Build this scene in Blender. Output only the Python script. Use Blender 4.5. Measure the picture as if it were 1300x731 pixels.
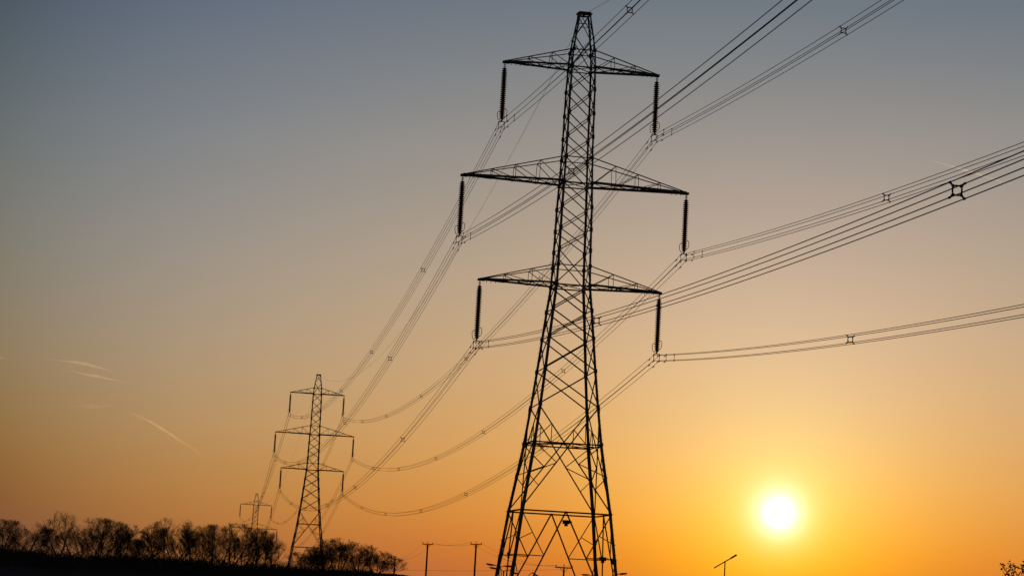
import bpy, math, random
from mathutils import Vector, Matrix, noise
rnd = random.Random(7)
C = bpy.context.scene
for o in list(bpy.data.objects): bpy.data.objects.remove(o)
COL = C.collection

# ------------------------------------------------------------------ camera
F = 2708.56                       # focal length in pixels of the 1300 px wide photograph
EYE = 1.7                         # eye height; heights below are written relative to the eye and lifted by EYE
PITCH, ROLL = math.radians(7.896), math.radians(3.178)
cd = bpy.data.cameras.new('camera'); cam = bpy.data.objects.new('camera', cd); COL.objects.link(cam)
cd.sensor_width = 36; cd.lens = F / 1300 * 36; cd.clip_start = .5; cd.clip_end = 200000
cam.matrix_world = Matrix.Translation((0, 0, EYE)) @ Matrix.Rotation(math.pi/2 + PITCH, 4, 'X') @ Matrix.Rotation(ROLL, 4, 'Z')
C.camera = cam

def ray(px, py):
    """unit direction seen at a point of the photograph"""
    X = px - 650; Y = 365.5 - py
    u = X*math.cos(ROLL) - Y*math.sin(ROLL); w = X*math.sin(ROLL) + Y*math.cos(ROLL)
    return Vector((u, F*math.cos(PITCH) - w*math.sin(PITCH), F*math.sin(PITCH) + w*math.cos(PITCH))).normalized()
def at(px, py, d):
    """world point that lies d metres ahead"""
    r = ray(px, py); return Vector((0, 0, EYE)) + r * (d / r.y)

# ------------------------------------------------------------------ sky, sun, exposure
SUN = ray(989, 651)
sun_el = math.asin(SUN.z); sun_az = math.atan2(SUN.x, SUN.y)
W = bpy.data.worlds.new('World'); C.world = W; W.use_nodes = True
nt = W.node_tree; bg = nt.nodes['Background']; bg.inputs[1].default_value = .1
sk = nt.nodes.new('ShaderNodeTexSky'); sk.sky_type = 'NISHITA'; sk.sun_disc = False
sk.sun_elevation = sun_el; sk.sun_rotation = sun_az; sk.air_density = sk.dust_density = sk.ozone_density = 1
def N(t, **k):
    n = nt.nodes.new(t)
    for a, b in k.items(): setattr(n, a, b)
    return n
def put(sock, v):
    if isinstance(v, bpy.types.NodeSocket): nt.links.new(v, sock)
    else: sock.default_value = v
def M(op, a, b=None, clamp=False):
    n = N('ShaderNodeMath', operation=op, use_clamp=clamp); put(n.inputs[0], a)
    if b is not None: put(n.inputs[1], b)
    return n.outputs[0]
def VM(op, a, b):
    n = N('ShaderNodeVectorMath', operation=op); put(n.inputs[0], a); put(n.inputs[3 if op == 'SCALE' else 1], b)
    return n.outputs[0]
tc = N('ShaderNodeTexCoord').outputs['Generated']
nz = VM('NORMALIZE', tc, (0, 0, 0))
sep = N('ShaderNodeSeparateXYZ'); nt.links.new(nz, sep.inputs[0])
elev = M('MULTIPLY', M('ARCSINE', sep.outputs[2]), 57.2958)
elev = M('MINIMUM', M('MAXIMUM', elev, 0.), 15.7)
dt = N('ShaderNodeVectorMath', operation='DOT_PRODUCT'); nt.links.new(nz, dt.inputs[0]); dt.inputs[1].default_value = SUN
theta = M('MULTIPLY', M('ARCCOSINE', M('MINIMUM', dt.outputs['Value'], .9999999)), 57.2958)
thc = M('MINIMUM', theta, 24.4)
# the camera's white balance and the dusty low air, as a tint of the physical sky that changes with height
K = [(.2064, .1002, .3296), (.2752, .6129, 2.6826), (-.0315, -.1936, -1.4412), (-.0877, -.0695, -.0051),
     (-.3753, -.5440, -1.7399), (.3214, .5114, 1.8238), (.1579, .2063, -1.3333), (-.1981, -.2162, -.4110), (-.1077, -.1686, -.5910), (-.0022, .0602, .6309)]
K5, K6, K7, K8 = (3.7470, 2.0625, .4669), (-1.0207, 2.4637, -.5684), (-3.0361, -2.3082, -.2878), (1.8263, 1.3645, 2.6519)
e1 = M('MULTIPLY', elev, .1); t1 = M('MULTIPLY', thc, .1); e2 = M('MULTIPLY', e1, e1); t2 = M('MULTIPLY', t1, t1)
tint = VM('ADD', VM('SCALE', K[1], e1), K[0])
for k, q in ((2, e2), (3, M('MULTIPLY', e2, e1)), (4, t1), (5, t2), (6, M('MULTIPLY', e1, t1)), (7, M('MULTIPLY', e2, t1)), (8, M('MULTIPLY', t2, t1)), (9, M('MULTIPLY', e1, t2))):
    tint = VM('ADD', tint, VM('SCALE', K[k], q))
tint = VM('SCALE', tint, .1)
# faint uneven bands of haze
st = VM('MULTIPLY', nz, (4, 4, 42))
nn = N('ShaderNodeTexNoise'); nn.inputs['Scale'].default_value = 1.; nn.inputs['Detail'].default_value = 3; nt.links.new(st, nn.inputs['Vector'])
band = M('ADD', M('MULTIPLY', nn.outputs[0], .05), .975)
col = VM('MULTIPLY', sk.outputs[0], tint)
def addc(col, c, s): return VM('ADD', col, VM('SCALE', c, s))
# low dusty haze, its lift with height, and the aureole round the sun
hz = VM('ADD', VM('SCALE', K5, 1.), VM('SCALE', K6, M('EXPONENT', M('DIVIDE', theta, -5.))))
hz = VM('ADD', hz, VM('ADD', VM('SCALE', K7, e1), VM('SCALE', K8, e2)))
# all terms are written for a background strength of .1
col = VM('SCALE', VM('ADD', VM('SCALE', col, 10.), hz), band)
col = VM('MULTIPLY', col, (1.008, .994, 1.012))
core = M('EXPONENT', M('DIVIDE', theta, -.27))
col = addc(col, (50, 25, 35), core)
col = addc(col, (3.0, 2.8, .7), M('EXPONENT', M('DIVIDE', theta, -.95)))
# away from the sunset the sky is the plain physical one
away = VM('MULTIPLY', sk.outputs[0], (.50, .50, .66))
wf = N('ShaderNodeMapRange', interpolation_type='SMOOTHSTEP'); nt.links.new(theta, wf.inputs['Value'])
wf.inputs['From Min'].default_value = 27; wf.inputs['From Max'].default_value = 50
mx = N('ShaderNodeMix', data_type='RGBA'); nt.links.new(wf.outputs[0], mx.inputs[0]); nt.links.new(col, mx.inputs[6]); nt.links.new(away, mx.inputs[7])
col = VM('MAXIMUM', mx.outputs[2], (0, 0, 0))
nt.links.new(col, bg.inputs[0])

sl = bpy.data.lights.new('sun', 'SUN'); sl.energy = 2.; sl.angle = math.radians(.5); sl.color = (1, .62, .3)
so = bpy.data.objects.new('sun', sl); COL.objects.link(so)
so.rotation_euler = SUN.to_track_quat('Z', 'Y').to_euler()
C.view_settings.view_transform = 'Standard'; C.view_settings.look = 'None'
C.view_settings.exposure = 0; C.view_settings.gamma = 1; C.view_settings.use_curve_mapping = False
C.render.engine = 'CYCLES'

# ------------------------------------------------------------------ materials
def mat(name, c1, c2, scale=4., rough=.7, metal=0., bump=0.):
    m = bpy.data.materials.new(name); m.use_nodes = True; t = m.node_tree; b = t.nodes['Principled BSDF']
    nz = t.nodes.new('ShaderNodeTexNoise'); nz.inputs['Scale'].default_value = scale; nz.inputs['Detail'].default_value = 6
    co = t.nodes.new('ShaderNodeTexCoord'); t.links.new(co.outputs['Object'], nz.inputs['Vector'])
    r = t.nodes.new('ShaderNodeValToRGB'); r.color_ramp.elements[0].position = .35; r.color_ramp.elements[1].position = .68
    r.color_ramp.elements[0].color = (*c1, 1); r.color_ramp.elements[1].color = (*c2, 1)
    t.links.new(nz.outputs[0], r.inputs[0]); t.links.new(r.outputs[0], b.inputs['Base Color'])
    b.inputs['Roughness'].default_value = rough; b.inputs['Metallic'].default_value = 0; b.inputs['Specular IOR Level'].default_value = .12
    if bump:
        bp = t.nodes.new('ShaderNodeBump'); bp.inputs['Distance'].default_value = bump
        t.links.new(nz.outputs[0], bp.inputs['Height']); t.links.new(bp.outputs[0], b.inputs['Normal'])
    return m
STEEL = mat('weathered_steel', (.085, .074, .06), (.15, .13, .105), 1.5, .75, .2)
CABLE = mat('dull_aluminium', (.022, .021, .02), (.036, .034, .032), 3, .7, .3)
FITTING = mat('dark_fittings', (.03, .028, .026), (.06, .055, .05), 5, .7, .2)
GLAZE = mat('brown_glazed_porcelain', (.11, .045, .025), (.17, .075, .04), 3, .7)
CABLE.node_tree.nodes['Principled BSDF'].inputs['Specular IOR Level'].default_value = 0
CONCRETE = mat('footing_concrete', (.22, .21, .19), (.34, .32, .29), 3, .9, 0, .01)
BARK = mat('dark_bark', (.028, .022, .016), (.06, .048, .036), 3, .95)
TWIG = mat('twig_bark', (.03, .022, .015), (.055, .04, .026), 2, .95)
LEAF = mat('spring_leaf', (.03, .045, .012), (.06, .08, .02), 9, .7)
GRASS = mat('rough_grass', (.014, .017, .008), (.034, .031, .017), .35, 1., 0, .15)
WOOD = mat('creosoted_wood', (.03, .02, .014), (.06, .042, .03), 4, .9)
LAMPM = mat('grey_lamp_paint', (.07, .07, .07), (.12, .12, .12), 4, .6)
CLEAR = mat('dusty_lamp_glass', (.25, .24, .2), (.35, .33, .28), 6, .35)

# ------------------------------------------------------------------ mesh helpers
class MB:
    def __init__(s): s.v = []; s.f = []
    def frame(s, a, b, up=None):
        d = (b - a).normalized()
        u = up or (Vector((0, 0, 1)) if abs(d.z) < .9 else Vector((1, 0, 0)))
        x = d.cross(u).normalized(); y = x.cross(d).normalized(); return x, y
    def prism(s, a, b, prof, up=None, prof2=None, caps=True):
        a = Vector(a); b = Vector(b); x, y = s.frame(a, b, up); n = len(prof); k = len(s.v)
        for p, q in ((a, prof), (b, prof2 or prof)):
            for (i, j) in q: s.v.append(p + x*i + y*j)
        for i in range(n): s.f.append((k+i, k+(i+1) % n, k+n+(i+1) % n, k+n+i))
        if caps: s.f.append(tuple(range(k+n-1, k-1, -1))); s.f.append(tuple(range(k+n, k+2*n)))
    def bar(s, a, b, w, h=None, up=None):
        h = h or w; s.prism(a, b, [(-w/2, -h/2), (w/2, -h/2), (w/2, h/2), (-w/2, h/2)], up)
    def angle(s, a, b, w, t=.03, up=None, fx=1, fy=1):
        """rolled steel L section"""
        p = [(0, 0), (w, 0), (w, t), (t, t), (t, w), (0, w)]
        if fx < 0: p = [(-i, j) for i, j in p][::-1]
        if fy < 0: p = [(i, -j) for i, j in p][::-1]
        s.prism(a, b, p, up)
    def cyl(s, a, b, r, r2=None, n=8, caps=True):
        r2 = r if r2 is None else r2; c = [(math.cos(2*math.pi*i/n), math.sin(2*math.pi*i/n)) for i in range(n)]
        s.prism(a, b, [(r*x, r*y) for x, y in c], None, [(r2*x, r2*y) for x, y in c], caps)
    def box(s, c, sx, sy, sz, R=Matrix.Identity(3)):
        c = Vector(c); k = len(s.v)
        for z in (-1, 1):
            for x, y in ((-1, -1), (1, -1), (1, 1), (-1, 1)): s.v.append(c + R @ Vector((x*sx/2, y*sy/2, z*sz/2)))
        s.f += [(k+3, k+2, k+1, k), (k+4, k+5, k+6, k+7), (k, k+1, k+5, k+4), (k+1, k+2, k+6, k+5), (k+2, k+3, k+7, k+6), (k+3, k, k+4, k+7)]
    def lathe(s, c, pts, n=14):
        """pts: (radius, z) from top to bottom"""
        c = Vector(c); k = len(s.v)
        for r, z in pts:
            for i in range(n): a = 2*math.pi*i/n; s.v.append(c + Vector((r*math.cos(a), r*math.sin(a), z)))
        for j in range(len(pts)-1):
            for i in range(n):
                s.f.append((k+j*n+i, k+(j+1)*n+i, k+(j+1)*n+(i+1) % n, k+j*n+(i+1) % n))
        s.f.append(tuple(range(k, k+n))); s.f.append(tuple(range(k+len(pts)*n-1, k+(len(pts)-1)*n-1, -1)))
    def tube(s, P, r, n=6):
        """swept tube with shared rings; r number or list"""
        k = len(s.v); m = len(P)
        for j, p in enumerate(P):
            d = (P[min(j+1, m-1)] - P[max(j-1, 0)]).normalized(); u = Vector((0, 0, 1)) if abs(d.z) < .95 else Vector((1, 0, 0))
            x = d.cross(u).normalized(); y = x.cross(d); rr = r if not isinstance(r, (list, tuple)) else r[j]
            for i in range(n): a = 2*math.pi*i/n; s.v.append(p + x*rr*math.cos(a) + y*rr*math.sin(a))
        for j in range(m-1):
            for i in range(n): s.f.append((k+j*n+i, k+(j+1)*n+i, k+(j+1)*n+(i+1) % n, k+j*n+(i+1) % n))
        s.f.append(tuple(range(k, k+n))); s.f.append(tuple(range(k+m*n-1, k+(m-1)*n-1, -1)))
    def mesh(s, name, m, smooth=False):
        me = bpy.data.meshes.new(name); me.from_pydata(s.v, [], s.f); me.materials.append(m)
        if smooth: me.polygons.foreach_set('use_smooth', [True]*len(me.polygons))
        me.update(); return me
    def build(s, name, m, parent=None, smooth=False):
        o = bpy.data.objects.new(name, s.mesh(name, m, smooth)); COL.objects.link(o); o.parent = parent; return o
def tag(o, label=None, cat=None, group=None, kind=None):
    for k, v in (('label', label), ('category', cat), ('group', group), ('kind', kind)):
        if v: o[k] = v
    return o
def empty(name, loc, label, cat, group=None, rz=0.):
    o = bpy.data.objects.new(name, None); COL.objects.link(o); o.location = loc; o.rotation_euler = (0, 0, rz)
    o.empty_display_size = .5; return tag(o, label, cat, group)
def kids(o): return [c for c in bpy.data.objects if c.parent == o]
def copy_tree(o, parent=None):
    c = o.copy(); COL.objects.link(c); c.parent = parent
    for ch in kids(o): copy_tree(ch, c)
    return c

# ------------------------------------------------------------------ ground
def sm(a, b, x): t = max(0., min(1., (x-a)/(b-a))); return t*t*(3-2*t)
def ground(x, y):
    z = -EYE - 3.3*sm(25, 125, y)
    z -= 16.7*sm(640, 900, y)
    # low ridge that carries the trees, dying out to the right
    prof = math.exp(-((y-392)/34)**2) if y < 392 else math.exp(-((y-392)/60)**2)
    side = 1 - sm(-17, -3, x)
    top = .55 + .12*noise.noise(Vector((x*.06, 3.1, 0)))*2
    z += (top + 5)*prof*side
    z += .12*noise.noise(Vector((x*.05, y*.05, 0)))*min(1, (abs(y)+30)/60)
    return z + EYE
def axis(fine, lim, step):
    a = [-lim, -6000, -3000, -1500, -900, -600] + [fine[0] + i*step for i in range(int((fine[1]-fine[0])/step)+1)] + [900, 1400, 3000, 6000, lim]
    return sorted(set(v for v in a))
xs = [-14000, -6000, -3000, -1500, -800, -500, -350] + [-280 + 4*i for i in range(121)] + [260, 350, 500, 800, 1500, 3000, 6000, 14000]
ys = [-14000, -6000, -3000, -1500, -800, -500, -300, -200, -120, -80, -40] + [-20 + 6*i for i in range(160)] + [1000, 1100, 1300, 1700, 2500, 4000, 7000, 14000]
vv = [Vector((x, y, ground(x, y))) for y in ys for x in xs]
nx = len(xs)
ff = [(j*nx+i, j*nx+i+1, (j+1)*nx+i+1, (j+1)*nx+i) for j in range(len(ys)-1) for i in range(nx-1)]
g = MB(); g.v = vv; g.f = ff
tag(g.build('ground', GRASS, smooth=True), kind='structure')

# ------------------------------------------------------------------ pylons
LINE = math.radians(8.3834)
RT = Vector((math.cos(LINE), math.sin(LINE), 0)); AL = Vector((-math.sin(LINE), math.cos(LINE), 0))
P1 = Vector((5.0597, 184.0324, 0))
BASE = -5.0
# (height of the pylon's datum relative to the eye, position)
PY = {1: (P1, 0.), 2: (P1 + AL*366, .2164), 3: (P1 + AL*(366+408.3), -16.678), 0: (P1 - Vector((-math.sin(LINE-.00136), math.cos(LINE-.00136), 0))*363., 1.5118)}
HW = [(50.35, .50), (46.87, 1.02), (45.32, 1.10), (43.36, 1.16), (41.19, 1.19), (39.1, 1.21), (37.21, 1.24), (34.94, 1.32), (32.82, 1.40), (30.85, 1.43),
      (29.03, 1.46), (27.63, 1.49), (25.92, 1.55), (23.75, 1.78), (21.31, 2.01), (18.5, 2.27), (15.34, 2.6), (12.17, 2.97), (6.34, 3.87), (BASE-.3, 5.3)]
def hw(h):
    for (a, x), (b, y) in zip(HW, HW[1:]):
        if a >= h >= b: return x + (y-x)*(a-h)/(a-b)
    return HW[0][1] if h > HW[0][0] else HW[-1][1]
ARMS = [('t', 6.8428, 45.32, 46.87, (.36, .70)), ('m', 9.9786, 34.94, 37.21, (.286, .52, .76)), ('b', 7.952, 25.92, 27.63, (.33, .68))]
INS = 5.6922
def cr(sx, sy, h, b=None):
    b = hw(h) if b is None else b; return Vector((sx*b, sy*b, h - BASE))
def pylon():
    root = empty('electricity_pylon', (0, 0, 0), 'x', 'electricity pylon', 'pylons of the power line')
    # legs
    for sx in (-1, 1):
        for sy in (-1, 1):
            m = MB()
            for (h1, b1), (h2, b2) in zip(HW, HW[1:]):
                w = .13 if h1 > 46.8 else .16 if h1 > 37 else .19 if h1 > 26 else .22 if h1 > 15 else .26
                A = cr(sx, sy, h1, b1); B = cr(sx, sy, h2, b2)
                # L section opening toward the middle of the tower
                x, y = m.frame(A, B, Vector((0, 1, 0)))
                fx = 1 if x.x*sx < 0 else -1; fy = 1 if y.y*sy < 0 else -1
                m.angle(A, B, w, .035, Vector((0, 1, 0)), fx, fy)
                if h2 > 12:      # gusset plate at each panel point
                    m.box(B + Vector((-sx*.10, sy*.02, 0)), .3, .025, .34); m.box(B + Vector((sx*.02, -sy*.10, 0)), .025, .3, .34)
            if (sx, sy) in ((1, -1), (-1, 1)):    # step bolts up two of the legs
                h = 2.5
                while h < 46:
                    p = cr(sx, sy, h); m.cyl(p, p + Vector((sx*.12, 0, 0)), .009, n=5); h += .42
            m.build('leg', STEEL, root)
            m = MB(); p = cr(sx, sy, BASE); m.prism(p + Vector((0, 0, -1)), p + Vector((0, 0, .35)), [(-.55, -.55), (.55, -.55), (.55, .55), (-.55, .55)], Vector((0, 1, 0)), [(-.4, -.4), (.4, -.4), (.4, .4), (-.4, .4)])
            m.build('footing', CONCRETE, root)
    # four faces of X bracing
    faces = [((-1, -1), (1, -1)), ((1, -1), (1, 1)), ((1, 1), (-1, 1)), ((-1, 1), (-1, -1))]
    for (a, b) in faces:
        m = MB()
        nrm = Vector(((a[0]+b[0])/2, (a[1]+b[1])/2, 0))
        L = lambda h, t=0., off=0.: cr(a[0], a[1], h).lerp(cr(b[0], b[1], h), t) - nrm*off
        def X(h1, h2, w):
            m.angle(L(h1, 0, .02), L(h2, 1, .02), w, .02, nrm); m.angle(L(h1, 1, .075), L(h2, 0, .075), w, .02, nrm)
        X(50.3, 48.1, .06); X(48.1, 45.32, .075)
        for h1, h2 in ((45.32, 43.36), (43.36, 41.19), (41.19, 39.1), (39.1, 37.21), (37.21, 34.94), (34.94, 32.82), (32.82, 30.85), (30.85, 29.03), (29.03, 25.92)): X(h1, h2, .078)
        for h1, h2 in ((25.92, 23.75), (23.75, 21.31), (21.31, 18.5), (18.5, 15.34)): X(h1, h2, .10)
        X(15.34, 6.34, .10)
        # horizontals
        for h, w in ((50.33, .16), (46.87, .08), (45.32, .1), (37.21, .08), (34.94, .12), (27.63, .08), (25.92, .12), (12.17, .11), (6.34, .13), (.0+2.2, .09)):
            if h == 2.2: continue
            m.angle(L(h, 0, -.02), L(h, 1, -.02), w, .02, nrm)
        m.angle(L(49.3, 0, .03), L(49.3, 1, .03), .05, .015, nrm)
        # crossing point of the big X lies on the horizontal at 12.17; light redundants around it
        hx = 12.17
        def dia(h, side):    # point on the big X, 'side' 0 starts at left leg on top
            t = (15.34-h)/(15.34-6.34); P = L(15.34, side).lerp(L(6.34, 1-side), t); return P
        for s0 in (0, 1):
            q = dia(13.75, s0); u = L(12.17, .25 if s0 == 0 else .75)
            m.bar(q, u, .06); m.bar(q, L(12.17, s0), .065)                # upper small triangle
            q1 = dia(10.4, 1-s0); q2 = dia(8.35, 1-s0)
            m.bar(q1, L(12.17, s0), .075); m.bar(q1, L(9.4, s0), .075); m.bar(q2, L(9.4, s0), .065)
            # bottom panel: K from the middle of the 6.34 horizontal to the feet
            top = L(6.34, .5); foot = L(BASE+.3, s0)
            e = top.lerp(foot, .345); m.angle(top, foot, .115, .02, nrm)
            m.bar(e, L(6.34, s0), .08); hh = e.z + BASE; m.bar(e, L(hh, s0), .08)
            mid = e.lerp(L(6.34, s0), .5); m.bar(mid, L((hh+6.34)/2 - .7, s0), .065)
            e2 = top.lerp(foot, .68); h2 = e2.z + BASE; m.bar(e2, L(hh, s0), .06); m.bar(e2, L(h2, s0), .06)
        m.build('face_bracing', STEEL, root)
    for h in (45.32, 34.94, 25.92, 12.17):      # plan bracing inside the body
        m = MB(); m.bar(cr(-1, -1, h), cr(1, 1, h), .06); m.bar(cr(1, -1, h + .03), cr(-1, 1, h + .03), .06)
        if h > 13: m.build('plan_bracing', STEEL, root)
    for a, b in ((0, 1), (1, 2), (2, 3), (3, 0)):
        mids = [Vector((0, -hw(12.1), 12.1-BASE)), Vector((hw(12.1), 0, 12.1-BASE)), Vector((0, hw(12.1), 12.1-BASE)), Vector((-hw(12.1), 0, 12.1-BASE))]
        m.bar(mids[a], mids[b], .07)
    m.build('plan_bracing', STEEL, root)
    m = MB(); m.box((0, 0, 50.40-BASE), 1.08, 1.08, .05); m.box((0, 0, 50.28-BASE), .16, 1.3, .12); m.build('peak_cap', STEEL, root)
    # cross-arms
    for key, w, lo, up, fr in ARMS:
        for s in (-1, 1):
            m = MB(); l = MB(); z0 = lo - BASE; z1 = up - BASE; tw = .16
            tip = {sy: Vector((s*w, sy*tw, z0)) for sy in (-1, 1)}
            rootlo = {sy: Vector((s*hw(lo), sy*hw(lo), z0)) for sy in (-1, 1)}
            rootup = {sy: Vector((s*hw(up), sy*hw(up), z1)) for sy in (-1, 1)}
            tiph = {sy: Vector((s*w, sy*tw, z0 + .1)) for sy in (-1, 1)}
            cw = .20 if key == 'm' else .175
            for sy in (-1, 1):
                m.angle(tip[sy], rootlo[sy], cw, .03, Vector((0, 0, 1)), 1, 1); m.bar(tiph[sy], rootup[sy], .095, .075)
            m.box(Vector((s*(w-.12), 0, z0+.03)), .62, .5, .17)
            for k in (.55, .95, 1.35): m.box(Vector((s*(w-k), -.12, z0-.13)), .05, .05, .16)      # shackle brackets under the tip
            lows = {}; ups = {}
            for sy in (-1, 1):
                lows[sy] = [tip[sy].lerp(rootlo[sy], f) for f in fr] + [rootlo[sy]]
                ups[sy] = [tiph[sy].lerp(rootup[sy], f) for f in fr]
                for i, f in enumerate(fr):
                    l.bar(ups[sy][i], lows[sy][i], .045); l.bar(ups[sy][i], lows[sy][i+1], .055)
            for i in range(len(fr)): l.bar(lows[-1][i], lows[1][i], .06); l.bar(ups[-1][i], ups[1][i], .04)
            pts = [tip[-1]] + lows[-1]; qts = [tip[1]] + lows[1]
            for i in range(len(pts)-1): l.bar(pts[i], qts[i+1], .055); l.bar(qts[i], pts[i+1], .055)
            a = m.build('crossarm', STEEL, root); l.build('lacing', STEEL, a)
    return root
py1 = pylon()
def set_pylon(o, i, label):
    p, z = PY[i]; o.location = (p.x, p.y, z + BASE + EYE); o.rotation_euler = (0, 0, LINE); o['label'] = label
py2 = copy_tree(py1); py3 = copy_tree(py1)
set_pylon(py1, 1, 'tall dark lattice steel pylon filling the middle of the view, nearest of the line')
set_pylon(py2, 2, 'second lattice pylon, rising behind the bare bushes left of the near pylon')
set_pylon(py3, 3, 'small farthest pylon, its lower half behind bare tree branches')
# small boxes bolted to the near pylon's lower bracing, each on a short rail
def leg_box(p, along_x):
    m = MB(); R = Matrix.Identity(3) if along_x else Matrix.Rotation(math.pi/2, 3, 'Z')
    m.box(p, .60, .18, .33, R); m.box(p - Vector((0, 0, .25)), .28, .14, .2, R)
    m.box(p + R @ Vector((.0, .05, .06)), .95, .05, .045, R)
    for s in (-1, 1): m.box(p + R @ Vector((s*.46, .0, .0)), .05, .07, .2, R)
    o = m.build('equipment_box', FITTING, py1); return o
leg_box(Vector((0, -hw(5.6)+.02, 5.45-BASE)), True)
leg_box(Vector((-hw(2.6)+.1, -.6, 2.55-BASE)), False)
leg_box(Vector((hw(2.6)-.2, .4, 2.62-BASE)), True); leg_box(Vector((hw(2.6)+.1, -2.4, 2.5-BASE)), False)

# ------------------------------------------------------------------ insulator strings
def arm_tip(i, key, s):
    p, z = PY[i]; w, lo = {a[0]: (a[1], a[2]) for a in ARMS}[key]
    return Vector((p.x, p.y, 0)) + RT*(s*w) + Vector((0, 0, lo + z + EYE))
def insulator():
    root = empty('insulator_string', (0, 0, 0), 'x', 'insulator', 'insulator strings hanging from the crossarms')
    m = MB(); m.cyl((0, 0, -.05), (0, 0, -.5), .03, n=6)
    for s in (-1, 1): m.bar((0, 0, -.12), (s*.1, 0, -.3), .035); m.bar((s*.1, 0, -.3), (0, 0, -.48), .035)
    m.build('shackle', FITTING, root)
    m = MB(); n = 25; p = .185
    for k in range(n):
        z = -.5 - k*p; q = .8 if k in (0, n-1) else .92 if k in (1, n-2) else 1.
        m.lathe((0, 0, z), [(r*q*1.16, h) for r, h in [(.12, 0), (.13, -.01), (.145, -.04), (.20, -.07), (.235, -.105), (.228, -.122), (.16, -.135), (.125, -.15), (.12, -p)]], 14)
    m.build('disc_string', GLAZE, root, True)
    m = MB(); zb = -.5 - n*p
    m.cyl((0, 0, zb), (0, 0, zb-.2), .05, n=6)
    m.bar((-.27, 0, zb-.2), (.27, 0, zb-.2), .05, .05)
    for sx in (-1, 1):
        m.bar((sx*.25, 0, zb-.2), (sx*.25, 0, -INS+.28), .05); m.bar((sx*.25, 0, -INS+.3), (sx*.25, 0, -INS-.25), .045)
        for sz in (-1, 1):
            m.cyl((sx*.25, -.28, -INS+sz*.25-.02), (sx*.25, .28, -INS+sz*.25-.02), .05, n=8)
    m.build('yoke', FITTING, root)
    for s, zc in ((-1, zb + .35), (1, zb + .62)):
        m = MB(); P = [Vector((s*.04, 0, zb-.12)), Vector((s*.2, 0, zc-.42)), Vector((s*.34, 0, zc-.34)), Vector((s*.41, 0, zc-.05)), Vector((s*.41, 0, zc+.2)), Vector((s*.33, 0, zc+.33)), Vector((s*.2, 0, zc+.35))]
        Q = []
        for i in range(len(P)-1):
            a = P[max(i-1, 0)]; b = P[i]; c = P[i+1]; d = P[min(i+2, len(P)-1)]
            for k in range(4):
                t = k/4; Q.append(.5*((2*b) + (c-a)*t + (2*a-5*b+4*c-d)*t*t + (3*b-a-3*c+d)*t**3))
        Q.append(P[-1]); m.tube(Q, .028, 6); m.build('arcing_horn', FITTING, root, True)
    return root
ins0 = insulator(); first = True
NM = {'t': 'top', 'm': 'middle', 'b': 'bottom'}; PN = {1: 'the near pylon', 2: 'the second pylon', 3: 'the farthest pylon'}
for i in (1, 2, 3):
    for key, *_ in ARMS:
        for s in (-1, 1):
            o = ins0 if first else copy_tree(ins0); first = False
            o.location = arm_tip(i, key, s); o.rotation_euler = (0, 0, LINE)
            o['label'] = 'brown disc insulator string hanging from the %s end of %s\'s %s crossarm' % ('left' if s < 0 else 'right', PN[i], NM[key])

# ------------------------------------------------------------------ conductors
def spacer_mesh():
    m = MB(); c = .155; q = [(-c, -c), (c, -c), (c, c), (-c, c)]
    ring = [Vector((.19*math.cos(a), 0, .19*math.sin(a))) for a in [2*math.pi*k/16 for k in range(17)]]
    ring = [Vector((max(-c, min(c, p.x*1.05)), 0, max(-c, min(c, p.z*1.05)))) for p in ring]
    m.tube(ring, .03, 6)
    for sx in (-1, 1):
        for sz in (-1, 1):
            m.bar((sx*.13, 0, sz*.13), (sx*.235, 0, sz*.235), .052); m.cyl((sx*.25, -.06, sz*.25), (sx*.25, .06, sz*.25), .042, n=8)
            m.cyl((sx*.14, -.035, sz*.14), (sx*.14, .035, sz*.14), .05, n=8)
    return m.mesh('spacer', FITTING)
SPM = spacer_mesh()
def damper_mesh():
    m = MB(); m.bar((0, 0, 0), (0, 0, -.1), .04)
    m.cyl((0, -.22, -.1), (0, .22, -.1), .01, n=5)
    for s in (-1, 1): m.cyl((0, s*.14, -.1), (0, s*.26, -.1), .034, .042, n=8)
    return m.mesh('damper', FITTING)
DPM = damper_mesh()
lk = MB(); lk.bar((0, 0, -.25), (0, 0, .25), .035)
for q in (-1, 1): lk.cyl((0, -.1, q*.25), (0, .1, q*.25), .05, n=8)
LKM = lk.mesh('spacer_link', FITTING)
SAG = {(1, 2): (8.8447, 12.3488), (0, 1): (8.5301, 14.9805), (2, 3): (11., 14.8)}
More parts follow.
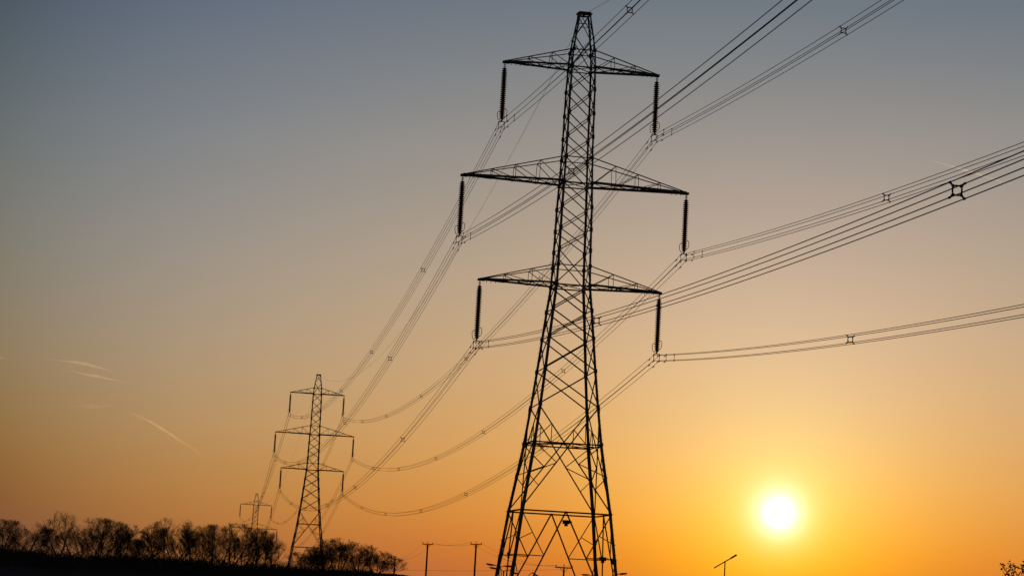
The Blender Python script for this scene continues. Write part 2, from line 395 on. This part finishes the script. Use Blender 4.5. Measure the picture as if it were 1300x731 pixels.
def span(i, j, key, s, label):
    A = arm_tip(i, key, s) - Vector((0, 0, INS)); B = arm_tip(j, key, s) - Vector((0, 0, INS)); sg = SAG[(min(i, j), max(i, j))][0]
    root = empty('conductor_bundle', A, label, 'power line', 'bundled conductors of the power line')
    D = B - A; L = D.length
    f = lambda t: D*t - Vector((0, 0, 4*sg*t*(1-t)))
    ts = [k/120 for k in range(121)]
    for sx in (-1, 1):
        for sz in (-1, 1):
            m = MB(); off = RT*(sx*.25) + Vector((0, 0, sz*.25))
            m.tube([f(t) + off for t in ts], .0195, 6); m.build('cable', CABLE, root, True)
    rz = math.atan2(-D.x, D.y)
    def put(mesh, name, t, off, parent=root):
        o = bpy.data.objects.new(name, mesh); COL.objects.link(o); o.parent = parent; o.location = f(t) + off
        d = (f(t+.002) - f(t-.002)); o.rotation_euler = (math.atan2(d.z, math.hypot(d.x, d.y)), 0, rz); return o
    for t in ((.153, .322, .48, .65, .82) if j == 0 else (.16, .335, .492, .665, .825)):
        put(SPM, 'spacer', t, Vector((0, 0, 0)))
    if j == 0:
        for t, sx in ((5.0/L, -1), (5.9/L, 1)): put(LKM, 'spacer_link', t, RT*(sx*.25))
    for t in (1.7/L, 1-1.7/L):
        for sx in (-1, 1):
            for sz in (-1, 1): put(DPM, 'damper', t + (.5/L if sx > 0 else 0)*(1 if t < .5 else -1), RT*(sx*.25) + Vector((0, 0, sz*.25)))
for i, j, txt in ((1, 0, 'four-wire power line running from the near pylon\'s %s %s insulator out over the camera'),
                  (1, 2, 'four-wire power line sagging from the near pylon\'s %s %s insulator to the second pylon'),
                  (2, 3, 'four-wire power line from the second pylon\'s %s %s insulator to the farthest pylon')):
    for key, *_ in ARMS:
        for s in (-1, 1): span(i, j, key, s, txt % (NM[key], 'left' if s < 0 else 'right'))
for i, j, lb in ((1, 0, 'single thin earth wire rising from the near pylon\'s peak out of view'),
                 (1, 2, 'single thin earth wire drooping from the near pylon\'s peak to the second pylon'),
                 (2, 3, 'single thin earth wire from the second pylon\'s peak to the farthest pylon')):
    A = PY[i][0] + Vector((0, 0, 50.3 + PY[i][1] + EYE)); B = PY[j][0] + Vector((0, 0, 50.3 + PY[j][1] + EYE)); sg = SAG[(min(i, j), max(i, j))][1]
    root = empty('earth_wire', A, lb, 'wire', 'earth wires along the pylon peaks'); D = B - A
    m = MB(); m.tube([D*(k/100) - Vector((0, 0, 4*sg*(k/100)*(1-k/100))) for k in range(101)], .0135, 5); m.build('cable', CABLE, root, True)

# ------------------------------------------------------------------ trees
def bare_tree(name, h, spread, seed, levels=5, leaf=.0, stems=1, cz=.56, lim=1.):
    """trunk mesh and crown mesh of a leafless tree of height h, crown half width about spread"""
    r = random.Random(seed); T = MB(); K = MB(); LV = MB()
    tri = [(math.cos(a), math.sin(a)) for a in (0, 2.094, 4.189)]
    def seg(mb, a, b, r1, r2, n=3):
        if n == 3: mb.prism(a, b, [(r1*x, r1*y) for x, y in tri], None, [(r2*x, r2*y) for x, y in tri], False)
        else: mb.cyl(a, b, r1, r2, n, False)
    def grow(p, d, length, rad, lev):
        n = (6, 5, 3, 3, 2)[lev]; mb = T if lev == 0 else K
        q = p; dd = d.copy(); pts = [(p, rad)]; tp = .8
        for k in range(n):
            dd = (dd + Vector((r.gauss(0, 1), r.gauss(0, 1), r.gauss(0, .6)))*(.07, .11, .14, .17, .2)[lev] + Vector((0, 0, (.02, .09, .17, .16, .1)[lev]))).normalized()
            nq = q + dd*length/n
            ex = math.hypot(nq.x, nq.y)/spread; ez = (nq.z/h - cz)/(1.02 - cz if nq.z/h > cz else cz*1.15)
            if lev > 0 and ex*ex + ez*ez > lim*(r.uniform(.72, 1.1) if lev < 3 else r.uniform(.85, 1.12)): break
            ra = rad*(1 - tp*k/n); rb = rad*(1 - tp*(k+1)/n)
            seg(mb, q, nq, ra, rb, 6 if lev == 0 else (4 if lev == 1 else 3)); q = nq; pts.append((q, rb))
            if leaf and lev >= levels-1 and r.random() < leaf:
                c = q + Vector((r.uniform(-.1, .1), r.uniform(-.1, .1), 0)); u = Vector((r.uniform(-1, 1), r.uniform(-1, 1), r.uniform(-1, 1))).normalized()*.05; w = u.orthogonal().normalized()*.035
                kk = len(LV.v); LV.v += [c-u, c+w, c+u, c-w]; LV.f.append((kk, kk+1, kk+2, kk+3))
        if lev >= levels or len(pts) < 2: return
        m_ = len(pts) - 1
        nb = (11, 6, 5, 3)[lev] + (1 if r.random() < .5 else 0)
        for k in range(nb):
            f0 = (.03, .12, .1, .1)[lev]; f = min(f0 + (1 - f0)*(k + r.random())/nb, .995)
            i = min(int(f*m_), m_-1); a, ra = pts[i]; b, rb = pts[i+1]; t = f*m_ - i
            o = a.lerp(b, t); rr = (ra + (rb-ra)*t)*.6
            ax = dd.orthogonal().normalized(); ax.rotate(Matrix.Rotation(r.uniform(0, 6.283), 3, dd)); tilt = r.uniform(.35, .8) if lev else r.uniform(.75, 1.25) - .55*f
            nd = (dd*math.cos(tilt) + ax*math.sin(tilt)).normalized()
            if lev == 0: ln = length*(.72 - .34*f)*r.uniform(.8, 1.2)
            else: ln = length*r.uniform(.46, .72)*(1.1 - .4*f)
            grow(o, nd, ln, max(rr, .0105), lev+1)
    for s in range(stems):
        a = 6.283*s/stems + r.uniform(-.5, .5); off = Vector((math.cos(a), math.sin(a), 0))
        tilt = 0 if stems == 1 else r.uniform(.12, .5)
        grow(Vector((0, 0, -.4)), (Vector((0, 0, 1)) + off*tilt).normalized(), h*.9*(1 if s == 0 else r.uniform(.7, .95)), h*.017/(stems**.4), 0)
    k0 = len(K.v); K.v += LV.v; K.f += [tuple(i + k0 for i in f) for f in LV.f]; LV = MB()
    # scale crown to the wanted height
    top = max(v.z for v in K.v); kz = h/top; wd = sorted(abs(v.x) for v in K.v)[int(len(K.v)*.985)]; kx = spread/wd
    for mb in (T, K, LV):
        for v in mb.v: v.z *= kz; v.x *= kx; v.y *= kx
    out = [('trunk', T.mesh('trunk', BARK)), ('crown', K.mesh('crown', TWIG))]
    return out
VAR = {}
KINDS = [('a', 9., 3.4, 11, 2), ('b', 9., 3.0, 23, 1), ('c', 9., 3.8, 37, 3), ('d', 7., 3.6, 41, 3), ('e', 7., 3.3, 58, 2), ('f', 8., 3.2, 67, 2), ('g', 9., 3.3, 85, 2)]
for k, h, s, sd, st in KINDS: VAR[k] = (h, s, bare_tree(k, h, s, sd, 4, .06, st, .42 if k in 'de' else .54))
TREES = [ # px, top py, width px, distance, variant, label
 (8, 657, 50, 384, 'c', 'bare spreading tree cut by the left edge of the photo'),
 (40, 661, 42, 392, 'b', 'thin bare tree second from the left edge, before the tallest one'),
 (80, 647, 46, 380, 'g', 'tallest bare tree of the row, with a narrow pointed top'),
 (104, 665, 34, 396, 'f', 'low bare tree filling the gap right of the pointed tallest tree'),
 (130, 655, 70, 384, 'c', 'broad round-topped bare tree right of the pointed tallest one'),
 (158, 662, 52, 378, 'a', 'dense dark bare tree just left of the first dip in the row'),
 (181, 678, 30, 394, 'e', 'short bare tree standing in the first dip of the row'),
 (199, 664, 36, 388, 'b', 'slim bare tree just right of the dip in the row'),
 (223, 656, 60, 380, 'f', 'tall bare tree with twin tops between the dip and the farthest pylon'),
 (246, 661, 38, 392, 'b', 'narrow bare tree close left of the pylon-side cluster'),
 (272, 663, 56, 382, 'c', 'wide many-stemmed bare tree left of the farthest pylon'),
 (298, 661, 54, 388, 'a', 'bare tree partly covering the farthest pylon from the left'),
 (324, 668, 54, 380, 'c', 'fan-shaped bare tree in front of the farthest pylon'),
 (348, 674, 36, 392, 'f', 'bare tree with slanting twigs at the right end of the long row'),
 (24, 668, 36, 408, 'a', 'bare tree behind the gap between the first two trees at the left edge'),
 (60, 668, 34, 410, 'c', 'bare tree behind, low on the left shoulder of the pointed tallest one'),
 (94, 672, 40, 406, 'b', 'bare tree behind, low on the right shoulder of the pointed tallest one'),
 (118, 668, 36, 412, 'a', 'bare tree behind, on the left shoulder of the broad round-topped one'),
 (146, 668, 38, 408, 'f', 'bare tree behind, on the right shoulder of the broad round-topped one'),
 (170, 682, 36, 404, 'c', 'low bare tree behind the left side of the first dip'),
 (190, 684, 34, 410, 'b', 'lowest bare tree behind the right side of the first dip'),
 (211, 668, 36, 408, 'c', 'bare tree behind, left shoulder of the twin-topped tall tree'),
 (236, 668, 34, 412, 'a', 'bare tree behind, right shoulder of the twin-topped tall tree'),
 (259, 670, 38, 406, 'f', 'bare tree behind, between the narrow tree and the wide many-stemmed one'),
 (285, 670, 36, 410, 'b', 'bare tree behind, just left of the farthest pylon'),
 (311, 676, 38, 408, 'a', 'bare tree behind, close to the farthest pylon\'s left side'),
 (338, 680, 36, 412, 'b', 'bare tree behind, just right of the farthest pylon'),
 (395, 700, 34, 410, 'd', 'low bare bush between the second pylon\'s legs'),
 (418, 690, 38, 408, 'e', 'bare bush behind, close right of the second pylon'),
 (384, 699, 34, 396, 'e', 'low bare bush at the left foot of the second pylon'),
 (407, 690, 36, 388, 'd', 'bare bush at the right foot of the second pylon'),
 (430, 680, 58, 380, 'd', 'tallest bushy crown right of the second pylon'),
 (457, 687, 54, 388, 'd', 'round bare bush in the middle of the right-hand thicket'),
 (480, 697, 46, 382, 'd', 'lower bare bush near the right end of the thicket'),
 (501, 707, 30, 392, 'e', 'smallest bare bush at the right end of the thicket'),
]
def put_tree(px, ty, wpx, d, k, lb, i):
    h0, s0, parts = VAR[k]; top = at(px, ty, d); z = ground(top.x, top.y)
    hh = top.z - z; sc = hh/h0; sx = (wpx/2*1.12/F*d)/s0
    o = empty('bare_tree' if k in 'abcfg' else 'bare_bush', (top.x, top.y, z), lb, 'tree' if k in 'abcfg' else 'bush', 'leafless trees along the ridge' if k in 'abcfg' else 'leafless bushes by the second pylon', rnd.uniform(0, 6.28))
    o.scale = (sx, sx, sc)
    for nm, me in parts: c = bpy.data.objects.new(nm, me); COL.objects.link(c); c.parent = o
for i, t in enumerate(TREES): put_tree(*t, i)

# low brambles and long grass along the crest
u = MB(); tri = [(math.cos(a), math.sin(a)) for a in (0, 2.094, 4.189)]
for k in range(20000):
    px = rnd.uniform(-60, 560); d = rnd.uniform(368, 402); x = (px-650)/F*d; z = ground(x, d)
    n = noise.noise(Vector((x*.16, d*.1, 5))); hh = max(.15, (.9 + 1.3*n)*(1.4 if px < 400 else 1.15 if px < 495 else .3)*rnd.uniform(.3, 1.1))
    b = Vector((x, d, z-.1)); tp = b + Vector((rnd.gauss(0, .35), rnd.gauss(0, .3), hh + .1)); w = rnd.uniform(.012, .035)
    u.prism(b, tp, [(w*i, w*j) for i, j in tri], None, [(w*.3*i, w*.3*j) for i, j in tri], False)
    if n > -.2 and k % 2:
        c = b.lerp(tp, rnd.uniform(.3, .9)); e = Vector((rnd.gauss(0, 1), rnd.gauss(0, 1), rnd.gauss(0, 1))).normalized(); w2 = e.orthogonal().normalized()
        kk = len(u.v); u.v += [c-e*.12, c+w2*.08, c+e*.12, c-w2*.08]; u.f.append((kk, kk+1, kk+2, kk+3))
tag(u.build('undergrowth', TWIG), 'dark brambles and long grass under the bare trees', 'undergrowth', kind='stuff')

# leafy young tree, lower right corner
def leafy(px, py, d):
    r = random.Random(5); c = at(px, py, d); z = ground(c.x, d); H = c.z - z
    root = empty('young_tree', (c.x, d, z), 'young leafy tree poking in at the lower right corner', 'tree')
    T = MB(); Lf = MB(); Bh = MB()
    ctr = Vector((0, 0, H*.80))
    T.tube([Vector((0, 0, -.3)), Vector((.03, .02, H*.25)), Vector((-.02, .03, H*.5)), Vector((0, 0, H*.74))], [.07, .055, .045, .03], 8)
    for k in range(90):
        a = r.uniform(0, 6.28); el = r.uniform(-.35, 1.35); R = r.uniform(.7, 1.0)*(.86 if el < .8 else .80)
        st = Vector((0, 0, H*r.uniform(.42, .74))); end = ctr + Vector((math.cos(a)*math.cos(el)*.95, math.sin(a)*math.cos(el)*.95, math.sin(el)*.62))*R
        P = [st.lerp(end, t) + Vector((r.gauss(0, .03), r.gauss(0, .03), r.gauss(0, .03) + .14*math.sin(t*3.1)*(1-t)))*(0 if t == 0 else 1) for t in (0, .2, .4, .6, .8, 1)]
        Bh.tube(P, [.016, .013, .010, .008, .005, .003], 4)
        for q in range(46):
            t = r.uniform(.3, 1.0); i = min(int(t*5), 4); b = P[i].lerp(P[i+1], t*5-i)
            e = Vector((r.gauss(0, 1), r.gauss(0, 1), r.gauss(0, .8))).normalized(); cc = b + e*r.uniform(.01, .07)
            f = e.orthogonal().normalized(); f.rotate(Matrix.Rotation(r.uniform(0, 6.28), 3, e)); L = r.uniform(.013, .025); W_ = L*.75
            kk = len(Lf.v); Lf.v += [cc-e*L, cc-e*L*.3+f*W_, cc+e*L*.5+f*W_*.7, cc+e*L*1.1, cc+e*L*.5-f*W_*.7, cc-e*L*.3-f*W_]; Lf.f.append(tuple(range(kk, kk+6)))
    T.build('trunk', BARK, root, True); cw = Bh.build('crown', BARK, root); Lf.build('foliage', LEAF, cw)
leafy(1325, 686, 35)

# ------------------------------------------------------------------ wooden poles and their wires
POLES = [(501.5, 709, 400, 1.3, .13, 'slim wooden pole half hidden in the right end of the thicket'),
         (543, 690, 282, 1.36, .13, 'wooden pole with short crossarm, left of the two standing clear of the thicket'),
         (604.5, 690, 268, 1.42, .13, 'wooden pole with short crossarm, just left of the near pylon\'s foot'),
         (716, 719.5, 216, 1.75, .10, 'wooden pole with wide crossarm seen between the near pylon\'s legs')]
tops = []
for px, py, d, aw, rad, lb in POLES:
    t = at(px, py, d); z = ground(t.x, t.y); H = t.z - z
    o = empty('utility_pole', (t.x, t.y, z), lb, 'utility pole', 'wooden poles of the low line')
    m = MB(); m.cyl((0, 0, -.6), (0, 0, H), rad*1.15, rad*.85, 10); m.build('post', WOOD, o)
    m = MB(); m.bar((-aw/2, -.16, H-.05), (aw/2, -.16, H-.05), .13, .11); m.bar((-aw*.22, -.16, H-.1), (0, -.13, H-.55), .04); m.bar((aw*.22, -.16, H-.1), (0, -.13, H-.55), .04); m.build('crossarm', WOOD, o)
    for s in (-1, 0, 1):
        m = MB(); m.lathe((s*aw*.46, -.16 if s else 0, H + (.22 if s else .3)), [(.02, 0), (.045, -.02), (.06, -.08), (.035, -.1), (.06, -.14), (.03, -.16), (.015, -.2), (.015, -.3)], 8); m.build('pin_insulator', GLAZE, o)
    tops.append([Vector((t.x + s*aw*.46, t.y-.16, t.z+.16)) for s in (-1, 1)])
# the line runs on to the left and right beyond what the poles show
def sagwire(name, A, B, sg, lb, grp='wires of the wooden poles', r=.011):
    o = empty(name, A, lb, 'wire', grp); m = MB(); D = B - A
    m.tube([D*(k/30) - Vector((0, 0, 4*sg*(k/30)*(1-k/30))) for k in range(31)], r, 4); m.build('cable', CABLE, o)
seq = ['from the thicket pole up to the left clear pole', 'between the two poles left of the near pylon', 'down to the wooden pole between the near pylon\'s legs']
for a in range(3):
    for s in (0, 1):
        sagwire('overhead_wire', tops[a][s], tops[a+1][s], (.9, .35, .9)[a], '%s thin wire %s' % (('left', 'right')[s], seq[a]))
A = at(516, 719.5, 330); B = at(716, 722.5, 216); sagwire('overhead_wire', at(380, 716, 420), Vector((B.x, B.y, B.z)), .5, 'low thin wire crossing behind both clear poles just above the ridge')

# ------------------------------------------------------------------ street lamps
def lamp(px, py, d, arms, lb, lean=0.):
    """arms: (side, reach, rise, tilt) of each head, metres"""
    t = at(px, py, d); z = ground(t.x, t.y); H = t.z - z
    o = empty('street_lamp', (t.x, t.y, z), lb, 'street lamp', 'street lamps beyond the near pylon')
    m = MB(); m.cyl((0, 0, -.3), (0, 0, 1.2), .09, .085, 10); m.cyl((0, 0, 1.2), (0, 0, H-.1), .06, .045, 10); m.build('post', LAMPM, o)
    for s, reach, rise, tilt in arms:
        m = MB(); P = [Vector((0, 0, H-.35)), Vector((s*.06, 0, H-.12)), Vector((s*reach*.5, 0, H + rise*.6)), Vector((s*reach, 0, H + rise))]
        m.tube(P, .028, 6); a = m.build('arm', LAMPM, o)
        c = Vector((s*(reach + .32*math.cos(tilt)), 0, H + rise + .32*math.sin(tilt)))
        R = Matrix.Rotation(-tilt*s, 3, 'Y')
        m = MB(); n = 8; k = 0
        secs = [(-.36, .05, .04), (-.25, .10, .06), (0, .14, .075), (.25, .12, .065), (.35, .05, .03)]
        base = len(m.v)
        for x, w, hgt in secs:
            for q in range(n): an = 2*math.pi*q/n; m.v.append(c + R @ Vector((s*x, w*math.cos(an), hgt*max(-.35, math.sin(an)))))
        for i in range(len(secs)-1):
            for q in range(n): m.f.append((base+i*n+q, base+i*n+(q+1) % n, base+(i+1)*n+(q+1) % n, base+(i+1)*n+q))
        m.f.append(tuple(range(base, base+n))); m.f.append(tuple(range(base+(len(secs)-1)*n, base+len(secs)*n)))
        hd = m.build('lamp_head', LAMPM, o, True)
        m = MB(); m.box(c + R @ Vector((s*.03, 0, -.045)), .42, .17, .045, R); m.build('lens', CLEAR, hd)
lamp(634, 718, 150, [(-1, .3, .02, .12), (1, .3, .0, .05)], 'double-armed street lamp at the near pylon\'s left foot, higher of the two')
lamp(639.5, 722.5, 162, [(-1, .45, .03, .1), (1, .45, -.02, -.45)], 'double-armed street lamp at the near pylon\'s left foot, lower one with a drooping head')
lamp(668, 733, 140, [(1, .38, .35, -.55)], 'street lamp with a steeply drooping head inside the near pylon\'s left legs')
lamp(779, 730, 150, [(1, .3, .1, .14)], 'street lamp reaching out right of the near pylon\'s right foot')
lamp(757, 730, 168, [(-1, .5, .0, .0)], 'street lamp with a level head between the near pylon\'s right legs')

# ------------------------------------------------------------------ mast with a tilted bar
t = at(920.5, 711.5, 118); z = ground(t.x, t.y); H = t.z - z
o = empty('aerial_mast', (t.x, t.y, z), 'thin mast with a tilted bar on top, left below the sun', 'aerial')
m = MB(); m.cyl((0, 0, -.3), (0, 0, H), .045, .032, 8); m.build('mast', WOOD, o)
m = MB(); m.bar((-.60, -.03, -.42+H), (.62, -.03, .36+H), .035, .06); m.prism((.3, -.03, .155+H), (.62, -.03, .37+H), [(-.015, -.05), (.015, -.05), (.015, .05), (-.015, .05)]); m.build('tilted_bar', WOOD, o)

# ------------------------------------------------------------------ contrails: real ice-cloud tubes some 50 km off
def vol(name, dens):
    m = bpy.data.materials.new(name); m.use_nodes = True; t = m.node_tree; t.nodes.remove(t.nodes['Principled BSDF'])
    v = t.nodes.new('ShaderNodeVolumePrincipled'); v.inputs['Color'].default_value = (1, .93, .8, 1); v.inputs['Density'].default_value = dens; v.inputs['Anisotropy'].default_value = .6
    t.links.new(v.outputs[0], t.nodes['Material Output'].inputs['Volume']); return m
def contrail(pts, wpx, dens, lb, taper=(0, 0)):
    d = 50000.; P = []; n = 28
    for k in range(n+1):
        t = k/n*(len(pts)-1); i = min(int(t), len(pts)-2); x = pts[i][0] + (pts[i+1][0]-pts[i][0])*(t-i); y = pts[i][1] + (pts[i+1][1]-pts[i][1])*(t-i)
        P.append(at(x, y + .18*math.sin(k*.8) * (1 if 3 < k < n-3 else .3), d))
    R = [max(2., wpx/2/F*d*min(1, .08 + 2.2*k/n, .08 + 1.6*(n-k)/n)*(1 + .1*math.sin(k*1.7))) for k in range(n+1)]
    m = MB(); o0 = P[0].copy(); m.tube([p - o0 for p in P], R, 10)
    o = m.build('contrail', vol('ice_haze', dens), smooth=True); o.location = o0
    tag(o, lb, 'contrail', 'vapour trails in the sunset sky')
if True:
    contrail([(58, 456), (100, 460), (125, 466), (150, 473)], 4.4, .0032, 'upper of the two short bright vapour trails at left')
    contrail([(72, 467.5), (110, 475), (145, 482), (174, 488.5)], 3.4, .0034, 'lower straight vapour trail of the pair at left')
    contrail([(154, 518), (195, 537), (232, 561), (270, 585)], 4.2, .0027, 'long vapour trail slanting down toward the second pylon')
    contrail([(90, 516.5), (105, 514.5), (120, 516), (135, 514.8), (152, 518)], 7., .0005, 'faint short smudge of vapour left of the long slanting trail')
    contrail([(-12, 452), (0, 454), (9, 455.5)], 2.4, .0055, 'bit of vapour trail cut by the left edge of the photo')
    contrail([(1168, 200), (1215, 213), (1260, 227), (1312, 243)], 2.6, .0045, 'faint vapour trail behind the power lines at the right edge')
